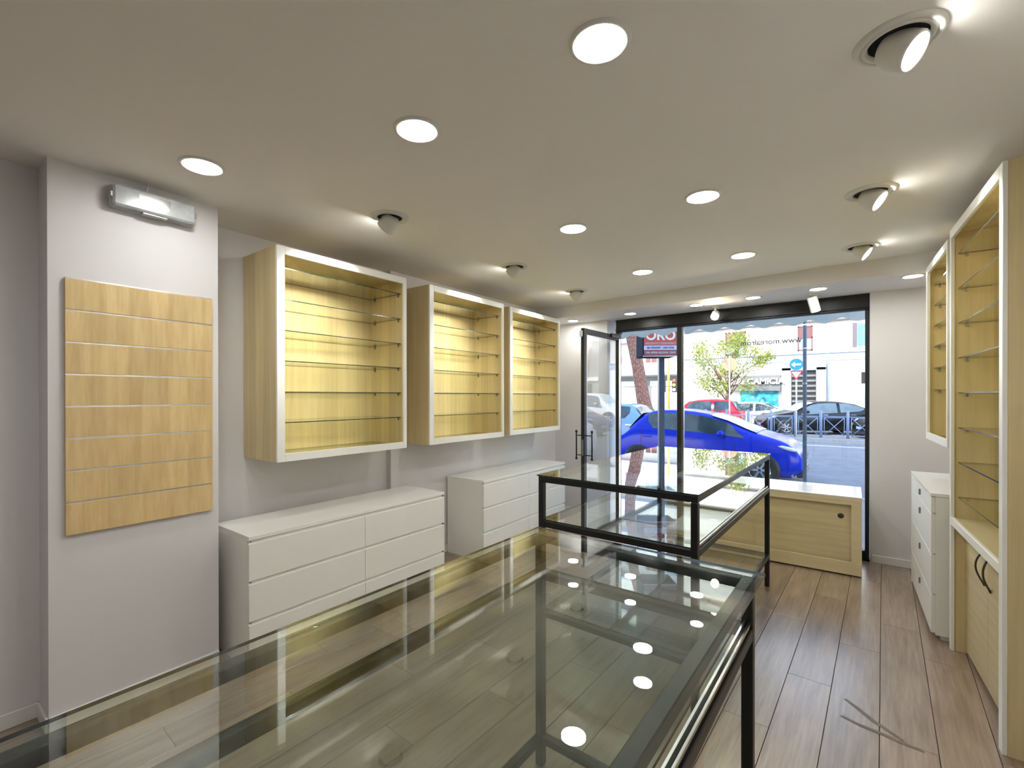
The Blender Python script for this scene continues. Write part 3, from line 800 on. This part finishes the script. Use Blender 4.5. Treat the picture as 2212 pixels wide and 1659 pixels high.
def car(name, label, body, L_, W, Hh, prof, loc, rz, glassm='car_glass', detail=False, group='cars on the street'):
    t = thing(name, label, 'car', loc, rz, group)
    top, belt = prof['top'], prof['belt']
    zb = .15
    def ring(u):
        e = min(1, (min(u, 1 - u) / .085)); wf = .78 + .22 * math.sqrt(max(0, 1 - (1 - e) ** 2))
        w = W / 2 * wf; zt = interp(top, u) * Hh; s = min(interp(belt, u) * Hh, zt - .012)
        g = max(0, min(1, (zt - s) / (.40 * Hh))); yr = w * .955 - g * .22 * w
        zl = zb + (.10 if u < .03 or u > .97 else 0)
        m_ = zl + (s - zl) * .45
        return [(0, zl), (w * .86, zl), (w * .98, zl + .11), (w, m_), (w * .985, s - .05 * Hh), (w * .955, s), (yr, s + (zt - s) * .90), (yr * .78, zt - .004), (0, zt + .012)], w
    us = [0, .006, .015, .03, .05, .075, .10, .13, .17, .22, .28, .34, .40, .46, .50, .54, .57, .60, .64, .68, .72, .75, .78, .82, .86, .90, .93, .955, .975, .988, 1]
    vs = []; fs = []; N = 16
    for u in us:
        h_, w = ring(u); x = (u - .5) * L_
        full = [(x, y, z) for y, z in h_] + [(x, -y, z) for y, z in reversed(h_[1:-1])]
        vs += full
    for i in range(len(us) - 1):
        for k in range(N):
            k2 = (k + 1) % N; fs.append((i * N + k, i * N + k2, (i + 1) * N + k2, (i + 1) * N + k))
    fs.append(tuple(range(N))); fs.append(tuple(range((len(us) - 1) * N, len(us) * N)))
    bo = MB().add(vs, fs, 0, True).build('body', body, t)
    sub = bo.modifiers.new('smooth', 'SUBSURF'); sub.levels = 1; sub.render_levels = 1
    # side windows
    a, b = prof['side']; s0, s1 = prof['split']
    for sgn in (1, -1):
        for (p, q) in ((a, s0), (s1, b)):
            m = MB(); vv = []; n = 10
            for i in range(n + 1):
                u = p + (q - p) * i / n
                h_, w = ring(u); (y0, z0), (y1, z1) = h_[5], h_[6]
                lo, hi = .07, .93
                if q == b: hi = min(.93, .93 * max(.15, (q + .004 - u) / .07)) if u > q - .07 else .93
                if p == a and u < p + .035: lo = .07 + .4 * (1 - (u - p) / .035)
                x = (u - .5) * L_
                for tt in (lo, hi): vv.append((x, sgn * (y0 + (y1 - y0) * tt + .004), z0 + (z1 - z0) * tt))
            m.add(vv, [(2 * i, 2 * i + 1, 2 * i + 3, 2 * i + 2) for i in range(n)]); m.build('side_window', glassm, t)
    for nm, (p, q) in (('windscreen', prof['ws']), ('rear_window', prof['rw'])):
        vv = []; n = 8
        for i in range(n + 1):
            u = p + (q - p) * i / n; h_, w = ring(u); x = (u - .5) * L_
            (yr, z6), (y7, z7), z8 = h_[6], h_[7], h_[8][1]
            for y, z in ((-yr * .93, z6 + .02), (-y7, z7 + .012), (0, z8 + .008), (y7, z7 + .012), (yr * .93, z6 + .02)): vv.append((x + (.010 if nm == 'windscreen' else -.010), y, z))
        MB().add(vv, [(5 * i + k, 5 * i + k + 1, 5 * i + k + 6, 5 * i + k + 5) for i in range(n) for k in range(4)], 0, True).build(nm, 'car_glass_pale' if nm == 'windscreen' else glassm, t)
    # wheels
    wr = .30 * Hh / 1.48 + .01
    for sx in (-.315, .315):
        for sgn in (1, -1):
            M = Matrix.Rotation(R(-90 * sgn), 4, 'X')
            MB().lathe([(0, 0), (wr * 1.16, 0), (wr * 1.16, .004), (0, .004)], 24, (sx * L_, sgn * (W / 2 - .008), wr), M).build('wheel_arch', 'trim_black', t)
            wh = MB().lathe([(wr * .62, .0), (wr * .66, .03), (wr * .94, .03), (wr, .0), (wr, -.15), (0, -.15)], 24, (sx * L_, sgn * (W / 2 - .004), wr), M).build('wheel', 'tyre', t)
            rim = MB().lathe([(0, -.004), (wr * .15, .0), (wr * .15, -.02), (wr * .2, -.03), (wr * .58, -.035), (wr * .62, .008), (wr * .66, .006)], 24, (sx * L_, sgn * (W / 2 - .002), wr), M)
            for k in range(6):
                A = 2 * math.pi * k / 6; d = Vector((math.cos(A), 0, math.sin(A))); nn = Vector((-d.z, 0, d.x)) * wr * .07
                c0 = Vector((sx * L_, sgn * (W / 2 + .002), wr)); p0 = c0 + d * wr * .1; p1 = c0 + d * wr * .62
                rim.add([p0 - nn, p0 + nn, p1 + nn, p1 - nn], [(0, 1, 2, 3)])
            rim.build('rim', 'chrome', wh)
    # lamps, grille, mirrors, handles
    for sgn in (1, -1):
        h_, w = ring(.955)
        MB().lathe([(0, .05), (.05, .04), (.085, 0), (.05, -.04), (0, -.05)], 14, ((.930 - .5) * L_, sgn * W * .452, .515 * Hh), Matrix.Rotation(R(14), 4, 'Y') @ Matrix.Diagonal((2.5, .8, .85, 1))).build('headlight', 'lamp_clear', t)
        MB().lathe([(0, .05), (.06, .04), (.09, 0), (.06, -.04), (0, -.05)], 12, ((.022 - .5) * L_, sgn * W * .39, .60 * Hh), Matrix.Diagonal((.7, .7, 1.3, 1))).build('tail_light', 'lamp_red', t)
        mi_ = MB().lathe([(0, .075), (.05, .06), (.078, 0), (.055, -.05), (0, -.06)], 14, ((.635 - .5) * L_, sgn * (W / 2 + .06), .675 * Hh), Matrix.Diagonal((1.05, 1.25, .95, 1)))
        mi_.build('mirror', body, t)
        MB().tube([((.65 - .5) * L_, sgn * (W / 2 - .05), .625 * Hh), ((.638 - .5) * L_, sgn * (W / 2 + .05), .64 * Hh)], .02, 6).build('mirror_stalk', 'trim_black', t)
        for u in ((.235, .475) if prof is not MINI else (.44,)):
            h2, w2 = ring(u)
            MB().box((u - .5) * L_ - .10, (u - .5) * L_ + .10, sgn * w2 - .012 if sgn > 0 else -w2 - .022, sgn * w2 + .022 if sgn > 0 else -w2 + .012, .575 * Hh, .597 * Hh).build('door_handle', body if detail else 'chrome', t, bevel=.008)
        for u in ((.20, .425, .70) if detail else (.325, .60)):      # door gaps
            vv = []
            for q in (2, 3, 4, 5):
                h2, w2 = ring(u); y, z = h2[q]; vv += [((u - .5) * L_ - .004, sgn * (y + .003), z), ((u - .5) * L_ + .004, sgn * (y + .003), z)]
            MB().add(vv, [(0, 1, 3, 2), (2, 3, 5, 4), (4, 5, 7, 6)]).build('door_gap', 'trim_black', t)
    bx('grille', 'trim_black', t, L_ / 2 - .12, L_ / 2 + .006, -W * .36, W * .36, .125 * Hh, .245 * Hh, bevel=.01)
    bx('upper_grille', 'trim_black', t, L_ / 2 - .12, L_ / 2 + .004, -W * .34, W * .34, .335 * Hh, .385 * Hh, bevel=.01)
    for z in (.15, .18, .21, .24, .36):
        MB().box(L_ / 2 - .06, L_ / 2 + .014, -W * .35, W * .35, z * Hh - .005, z * Hh + .005).build('grille_bar', 'chrome', t)
    bx('number_plate', 'plate_blue', t, L_ / 2 - .02, L_ / 2 + .012, -.24, .24, .255 * Hh, .325 * Hh)
    if detail:
        for sgn in (1, -1):
            h2, w2 = ring(.93)
            MB().add([(.452 * L_, sgn * W * .455, .14 * Hh), (.462 * L_, sgn * W * .450, .14 * Hh), (.445 * L_, sgn * W * .475, .36 * Hh), (.438 * L_, sgn * W * .478, .36 * Hh),
                      (.452 * L_, sgn * W * .46 + .01, .14 * Hh), (.462 * L_, sgn * W * .455 + .01, .14 * Hh)], [(0, 1, 2, 3), (0, 4, 5, 1)]).build('bumper_blade', 'chrome', t)
            MB().tube([((.70 - .5) * L_, sgn * .25, .765 * Hh), ((.765 - .5) * L_, sgn * .55, .705 * Hh)], .012, 6).build('wiper', 'trim_black', t)
    return t
car('hatchback_car', 'bright blue hatchback parked right outside the shop window', 'paint_blue', 3.95, 1.70, 1.50, HATCH, (-2.73, 11.35, RZ), R(0), detail=True)
car('hatchback_car', 'pale blue car behind the rear of the bright blue hatchback', 'paint_sky', 4.0, 1.70, 1.58, HATCH, (-6.50, 14.4, RZ), R(180))
car('mini_car', 'red compact car with a red roof parked beyond the street railing', 'paint_red', 3.85, 1.70, 1.56, MINI, (-6.05, 24.4, -.12), R(181))
car('saloon_car', 'large black car parked at an angle behind the street railing', 'paint_black', 4.6, 1.84, 1.50, SEDAN, (-1.45, 25.6, -.12), R(206))
car('saloon_car', 'cream car far behind, between the red car and the black car', 'paint_cream', 4.2, 1.70, 1.42, SEDAN, (-4.75, 28.2, -.12), R(180))
car('saloon_car', 'dark car at the right edge of the shop window showing its number plate', 'paint_black', 4.4, 1.80, 1.44, SEDAN, (2.30, 24.5, -.12), R(198))
car('saloon_car', 'silver car parked at the kerb in front of the bright blue hatchback', 'paint_white', 4.3, 1.74, 1.45, SEDAN, (3.6, 11.4, RZ), R(0))
car('van', 'white van mirrored in the glass of the open door', 'paint_white', 4.4, 1.80, 1.90, VAN, (8.6, 24.6, -.12), R(180))
car('hatchback_car', 'dark blue car mirrored low in the glass of the open door', 'paint_navy', 4.1, 1.72, 1.50, HATCH, (7.0, 19.0, RZ), R(180))

# ------------------------------------------------------------------ street railing on the median
rl = thing('street_railing', 'grey blue street railing with crossed panels between posts', 'railing', (-12.25, 22.4, -.06))
PS = .865
NP = 19
for i in range(NP):
    MB().tube([(i * PS, 0, 0), (i * PS, 0, .96), (i * PS, 0, 1.0), (i * PS, 0, 1.06)], [.052, .052, .040, .046], 12).build('post', 'rail_grey', rl)
for i in range(NP - 1):
    x0, x1 = i * PS + .11, (i + 1) * PS - .11
    for (p, q) in (((x0, .10), (x1, .10)), ((x0, .80), (x1, .80)), ((x0, .10), (x0, .80)), ((x1, .10), (x1, .80)), ((x0, .10), (x1, .80)), ((x0, .80), (x1, .10))):
        MB().tube([(p[0], 0, p[1]), (q[0], 0, q[1])], .015, 6).build('bar', 'rail_grey', rl)
    MB().tube([(i * PS, 0, .84), ((i + 1) * PS, 0, .84)], .018, 6).build('top_bar', 'rail_grey', rl)

# ------------------------------------------------------------------ traffic signs and lights
def disc(r, y, th=.012, seg=32): return MB().lathe([(0, -th / 2), (r, -th / 2), (r, th / 2), (0, th / 2)], seg, (0, y, 0), Matrix.Rotation(R(90), 4, 'X'), smooth=False)
plain('sign_bright_blue', srgb(10, 120, 226), .4, var=.02)
plain('sign_orange', srgb(216, 150, 120), .5, var=.1)
plain('sign_alert_red', srgb(200, 40, 60), .4)
ar = thing('road_sign', 'round blue road sign with a white left arrow above a give-way triangle', 'road sign', (-1.80, 21.95, -.06))
MB().tube([(0, .04, 0), (0, .04, 3.25)], .028, 10).build('pole', 'lamp_white', ar)
o = disc(.235, 0).build('blue_disc', 'sign_bright_blue', ar); o.location = (0, -.01, 2.92)
MB().add([(x, -.02, z) for x, z in ((-.18, 0), (-.04, .11), (-.06, .035), (.17, .035), (.17, -.035), (-.06, -.035), (-.04, -.11))] + [(x, -.017, z) for x, z in ((-.18, 0), (-.04, .11), (-.06, .035), (.17, .035), (.17, -.035), (-.06, -.035), (-.04, -.11))],
         [(0, 1, 2, 3, 4, 5, 6), (7, 8, 9, 10, 11, 12, 13)]).build('arrow', 'sign_white', o)
MB().prism([(-.22, .36), (.22, .36), (0, 0)], -.006, .006).build('triangle', 'sign_alert_red', ar, loc=(0, 0, 2.30)).rotation_euler = (R(90), 0, 0)
MB().prism([(-.155, .322), (.155, .322), (0, .075)], .0062, .008).build('triangle_field', 'sign_white', ar, loc=(0, 0, 2.30)).rotation_euler = (R(90), 0, 0)
ne = thing('road_sign', 'round orange-red road sign seen in front of the leafy tree', 'road sign', (-4.12, 21.3, -.20))
MB().tube([(0, -.05, 0), (.0, -.05, 3.42)], .028, 10).build('pole', 'lamp_white', ne)
o = disc(.27, 0).build('disc', 'sign_orange', ne); o.location = (0, 0, 3.13)
o = disc(.275, .012, .008).build('rim', 'sign_white', ne); o.location = (0, 0, 3.13)
tl = thing('traffic_light', 'traffic light showing red on a yellow pole across the street', 'traffic light', (-9.25, 29.6, 0))
plain('pole_yellow', srgb(206, 178, 84), .5, var=.1)
emit('signal_red', (1, .08, .05), 3.0)
MB().tube([(0, 0, 0), (0, 0, 5.6)], .075, 10).build('pole', 'pole_yellow', tl)
for x in (-.32, .38):
    h_ = bx('housing', 'trim_black', tl, x - .13, x + .13, -.14, .10, 1.85, 2.75, bevel=.02)
    for k, mname in enumerate(('lamp_clear', 'pole_yellow', 'signal_red')):
        o = MB().lathe([(0, -.04), (.07, -.03), (.10, 0)], 16, (x, -.145, 2.0 + k * .29), Matrix.Rotation(R(-90), 4, 'X')).build('lens', mname, h_)

# ------------------------------------------------------------------ trees
def bark():
    t = NT('bark'); v = t.coord((1, 1, .30))
    vo = t.n('ShaderNodeTexVoronoi'); vo.inputs['Scale'].default_value = 17; vo.feature = 'DISTANCE_TO_EDGE'; t.l(v, vo.inputs['Vector'])
    c = t.ramp(vo.outputs['Distance'], [(.0, srgb(112, 80, 70)), (.10, srgb(146, 110, 96)), (.4, srgb(176, 138, 122))])
    t.bsdf(c, .9, 0, .2, bump=vo.outputs['Distance'], bstr=.9, bdist=.05); MATS['bark'] = t.m
bark()
def leaf(name, a, b):
    t = NT(name); v = t.coord()
    c = t.ramp(t.noise(v, 1.6, 4), [(.35, a), (.65, b)])
    d = t.n('ShaderNodeBsdfDiffuse'); tr = t.n('ShaderNodeBsdfTranslucent'); mx = t.n('ShaderNodeMixShader'); mx.inputs[0].default_value = .35
    t.l(c, d.inputs[0]); t.l(c, tr.inputs[0]); t.l(d.outputs[0], mx.inputs[1]); t.l(tr.outputs[0], mx.inputs[2]); t.l(mx.outputs[0], t.out.inputs['Surface']); MATS[name] = t.m
leaf('leaf_green', srgb(108, 124, 62), srgb(196, 196, 112)); leaf('needle', srgb(50, 78, 44), srgb(86, 112, 58))
def cloud(centres, n, size, mat, parent, name='foliage'):
    rnd = random.Random(5); vs = []; fs = []
    for i in range(n):
        cx_, cy_, cz_, r = rnd.choice(centres)
        d = Vector((rnd.gauss(0, 1), rnd.gauss(0, 1), rnd.gauss(0, 1))).normalized() * r * rnd.random() ** .45
        p = Vector((cx_, cy_, cz_)) + d
        a = Vector((rnd.gauss(0, 1), rnd.gauss(0, 1), rnd.gauss(0, 1))).normalized(); b = a.orthogonal().normalized()
        s = size * (.6 + .8 * rnd.random()); o = len(vs)
        vs += [p - a * s, p + b * s * .45, p + a * s, p - b * s * .45]; fs.append((o, o + 1, o + 2, o + 3))
    o = MB().add(vs, fs).build(name, mat, parent); o['kind'] = 'stuff'; return o
lt = thing('street_tree', 'leafy young tree with yellow-green leaves in front of the shuttered shop', 'tree', (-5.3, 26.9, -.12))
MB().tube([(0, 0, 0), (.05, 0, .9), (-.04, 0, 1.6), (.06, .05, 2.2)], [.11, .09, .08, .06], 10).build('trunk', 'bark', lt)
rb = random.Random(3); cen = []
for k in range(24):
    A = k * 2.4; q = Vector((math.cos(A) * (.45 + 1.45 * rb.random()), math.sin(A) * (.4 + .9 * rb.random()), 2.1 + 2.7 * rb.random()))
    st = Vector((0, 0, 1.3 + rb.random()))
    MB().tube([st, (st + q) / 2 + Vector((0, 0, .15)), q], [.035, .022, .008], 6).build('branch', 'bark', lt)
    cen.append((q.x, q.y, q.z, .42 + .25 * rb.random()))
cen += [(1.5, 0, 3.5, .35), (1.85, 0, 3.75, .25), (-1.3, 0, 2.7, .5), (.6, 0, 4.4, .6), (-.4, .1, 3.1, .6)]
cloud(cen, 4200, .07, 'leaf_green', lt)
pt = thing('pine_tree', 'leaning reddish pine trunk seen through the doorway', 'tree', (-6.35, 17.6, RZ))
MB().tube([(.25, 0, 0), (.10, 0, .9), (-.10, 0, 1.6), (-.22, 0, 2.3), (-.34, 0, 3.0), (-.47, 0, 3.7), (-.64, 0, 4.25), (-.66, 0, 4.9), (-.5, 0, 5.9), (-.3, .1, 7.0)],
          [.32, .28, .26, .24, .23, .235, .20, .205, .19, .17], 14).build('trunk', 'bark', pt)
for q in ((.9, 0, 8.9), (-1.4, .3, 9.1), (.2, 1.2, 9.3)):
    MB().tube([(-.3, .1, 6.8), ((-.3 + q[0]) / 2, q[1] / 2, 8.1), q], [.13, .10, .05], 8).build('branch', 'bark', pt)
cloud([(q[0] * 1.6, q[1] * 1.5, 9.9, 1.3) for q in ((.9, 0), (-1.2, .3), (.2, 1.2), (0, -1), (-1, -1.4))], 900, .16, 'needle', pt)

# ------------------------------------------------------------------ buildings across the street
plain('stucco_pale', srgb(226, 220, 208), .85, var=.05, nscale=2)
plain('stucco_white', srgb(232, 232, 230), .85, var=.04, nscale=2)
plain('stone_blue', srgb(172, 184, 206), .8, var=.05)
plain('shutter_brown', srgb(116, 76, 70), .6, var=.08)
plain('shutter_taupe', srgb(104, 94, 98), .6, var=.08)
plain('house_glass', srgb(150, 176, 200), .1, spec=.8, var=.3, nscale=3)
plain('house_glass_teal', srgb(110, 170, 182), .1, spec=.8, var=.15, nscale=3)
plain('sign_board', srgb(112, 114, 112), .7, var=.12)
plain('rolling_shutter', srgb(178, 182, 184), .5, var=.06)
plain('awning_red', srgb(206, 92, 92), .8, var=.05)
plain('poster_pink', srgb(236, 214, 214), .8, var=.03)
def graffiti():
    t = NT('graffiti_shutter'); v = t.coord()
    vo = t.n('ShaderNodeTexVoronoi'); vo.inputs['Scale'].default_value = 3.4; t.l(v, vo.inputs['Vector'])
    c = t.ramp(vo.outputs['Distance'], [(.0, srgb(210, 244, 246)), (.25, srgb(96, 206, 220)), (.42, srgb(40, 168, 190)), (.52, srgb(20, 100, 128))])
    c2 = t.mix(t.ramp(t.noise(v, 2.4, 2), [(.4, (0, 0, 0, 1)), (.6, (1, 1, 1, 1))]), c, srgb(70, 190, 208))
    t.bsdf(c2, .5); MATS['graffiti_shutter'] = t.m
graffiti()
BY = 31.0
b1 = thing('plaster_building', 'pale plaster building with shutters and a shuttered shirt shop across the street', 'building', (-8.9, BY, .02))
BX = lambda x: x + 8.9
bx('wall', 'stucco_pale', b1, 0, 20, .35, 9, 0, 14.5)
for x0, x1, w0 in ((0, BX(-5.9), 0), ):
    pass
def cut_band(z0, z1, y, m='stucco_pale', nm='cornice'): bx(nm, m, b1, 0, 20, y, .35, z0, z1)
cut_band(3.55, 3.95, .22, 'stone_blue', 'string_course'); cut_band(5.72, 5.80, .18, 'shutter_taupe'); cut_band(3.95, 4.02, .15); cut_band(9.6, 9.9, .1)
bx('ground_floor_facing', 'stucco_white', b1, 0, 20, .28, .35, 0, 3.55)
def shuttered(x0, x1, z0, z1, open_=False, m='shutter_brown', g='house_glass'):
    f = bx('window', 'stucco_white', b1, x0 - .08, x1 + .08, .26, .35, z0 - .10, z1 + .08)
    bx('pane', g, f, x0, x1, .245, .262, z0, z1)
    mid_ = (x0 + x1) / 2
    if open_:
        for s, (a, c) in enumerate(((x0 - (x1 - x0) * .55, x0 - .02),)):
            bx('shutter', m, f, a, c, .20, .24, z0 - .05, z1 + .05)
    else:
        for a, c in ((x0, mid_ - .012), (mid_ + .012, x1)):
            lf = MB()
            lf.box(a, c, .235, .244, z0 + (z1 - z0) * .52, z1)
            lf.build('shutter', m, f)
            for bz_ in (z0, z0 + (z1 - z0) * .5, z1 - .07): bx('shutter_rail', m, f, a, c, .215, .240, bz_, bz_ + .07)
            for bx_ in (a, c - .06): bx('shutter_stile', m, f, bx_, bx_ + .06, .215, .240, z0, z1)
for zz_ in (0, 4.6, 9.2):
    shuttered(BX(-2.50), BX(-1.78), 4.13 + zz_ * .93, 5.54 + zz_ * .93)
    shuttered(BX(-6.30), BX(-5.15), 4.05 + zz_ * .93, 5.50 + zz_ * .93)
    shuttered(BX(.22), BX(.62), 4.25 + zz_ * .93, 5.45 + zz_ * .93, True, 'shutter_taupe', 'house_glass_teal')
    shuttered(BX(3.2), BX(4.0), 4.13 + zz_ * .93, 5.54 + zz_ * .93)
MB().tube([(BX(-1.07), .24, 0), (BX(-1.07), .24, 14)], .06, 8).build('drainpipe', 'stone_blue', b1)
# doorway with stone surround
for a, c, z0, z1 in ((-3.28, -2.80, 0, 3.20), (-1.62, -1.16, 0, 3.20), (-3.28, -1.16, 3.02, 3.42)):
    bx('door_surround', 'stone_blue', b1, BX(a), BX(c), .12, .28, z0, z1, bevel=.02)
dr = bx('house_door', 'trim_black', b1, BX(-2.80), BX(-1.62), .24, .28, 0, 3.02)
for k in range(9): bx('door_bar', 'sign_board', dr, BX(-2.78), BX(-1.64), .20, .235, .35 + k * .29, .47 + k * .29)
bx('door_bar', 'sign_board', dr, BX(-2.24), BX(-2.16), .195, .235, 0, 3.0)
# shirt shop
bx('sign_board', 'sign_board', b1, BX(-5.95), BX(-3.32), .10, .28, 2.05, 2.80)
lettering('della CAMICIA', .48, 'sign_white', b1, (BX(-4.60), .04, 2.43), (R(90), 0, 0), .10, bold=.012, name='shop_lettering')
bx('awning_box', 'sign_board', b1, BX(-5.95), BX(-3.32), -.04, .28, 1.88, 2.05)
for k in range(12):
    z = .06 + k * .152
    bx('shutter_slat', 'graffiti_shutter' if 3 <= k else 'rolling_shutter', b1, BX(-5.45), BX(-3.45), .21, .26, z, z + .144, bevel=.01)
for k in range(14):
    z = .06 + k * .19
    bx('shutter_slat', 'rolling_shutter', b1, BX(-8.7), BX(-6.4), .21, .26, z, z + .18, bevel=.01)
bx('poster', 'poster_pink', b1, BX(-.82), BX(-.12), .24, .28, 1.35, 3.05)
fr_ = bx('shop_window', 'trim_black', b1, BX(.38), BX(1.6), .24, .28, 2.25, 2.85)
bx('shop_window', 'house_glass', b1, BX(.46), BX(1.5), .24, .28, .4, 2.2)
b2 = thing('apartment_building', 'white apartment block with balcony bands and a red shop awning beyond the doorway', 'building', (-34, 40, .02))
bx('wall', 'stucco_white', b2, 0, 23.4, .6, 10, 0, 20)
bx('ground_floor', 'sign_board', b2, 0, 23.4, .45, .6, 0, 3.3)
for k in range(6):
    z = 3.4 + k * 2.9
    bx('balcony', 'stone_blue', b2, 2, 23.0, -.55, .6, z, z + .22)
    bx('parapet', 'stucco_white', b2, 2, 23.0, -.55, -.47, z + .22, z + 1.05)
    for j in range(11):
        x = 2.6 + j * 1.86
        w_ = bx('window', 'shutter_brown' if (j + k) % 3 == 0 else 'house_glass', b2, x, x + .95, .52, .60, z + .25, z + 2.2)
        bx('window_bar', 'stucco_white', w_, x + .45, x + .50, .50, .52, z + .25, z + 2.2)
for j in range(6):
    x = 1.4 + j * 3.7
    bx('shop_bay', 'house_glass', b2, x, x + 2.7, .38, .46, .2, 2.4)
    bx('shop_fascia', 'stucco_white', b2, x - .1, x + 2.8, .30, .46, 2.45, 2.9)
for a, c in ((13.2, 14.3), (14.6, 17.2)):
    MB().add([(a, .4, 5.2), (c, .4, 5.2), (c - .2, -1.1, 4.0), (a - .2, -1.1, 4.0), (a, .4, 5.26), (c, .4, 5.26), (c - .2, -1.1, 4.06), (a - .2, -1.1, 4.06)],
             [(0, 1, 2, 3), (4, 5, 6, 7), (0, 1, 5, 4), (1, 2, 6, 5), (2, 3, 7, 6), (3, 0, 4, 7)]).build('shop_awning', 'awning_red', b2)

b3 = thing('corner_building', 'grey building with red shop awnings, mirrored in the glass of the open door', 'building', (11.6, 30.0, .02))
plain('stucco_grey', srgb(150, 152, 150), .85, var=.05, nscale=2)
bx('wall', 'stucco_grey', b3, 0, 16, .6, 9, 0, 16)
bx('fascia', 'stucco_white', b3, 0, 16, .45, .6, 2.7, 3.0)
bx('band', 'stucco_white', b3, 0, 16, .35, .6, 5.6, 6.6)
for j in range(4):
    x = .6 + j * 3.9
    bx('shop_bay', 'trim_black', b3, x, x + 2.9, .48, .6, .2, 2.5)
    MB().add([(x, .6, 5.2), (x + 2.6, .6, 5.2), (x + 2.5, -.9, 4.0), (x - .1, -.9, 4.0), (x, .6, 5.26), (x + 2.6, .6, 5.26), (x + 2.5, -.9, 4.06), (x - .1, -.9, 4.06)],
             [(0, 1, 2, 3), (4, 5, 6, 7), (0, 1, 5, 4), (1, 2, 6, 5), (2, 3, 7, 6), (3, 0, 4, 7)]).build('shop_awning', 'awning_red', b3)
    for k in range(3):
        w_ = bx('window', 'house_glass', b3, x + .6, x + 1.7, .52, .6, 7.2 + k * 3, 9.0 + k * 3)
        bx('window_bar', 'stucco_white', w_, x + 1.12, x + 1.18, .50, .52, 7.2 + k * 3, 9.0 + k * 3)
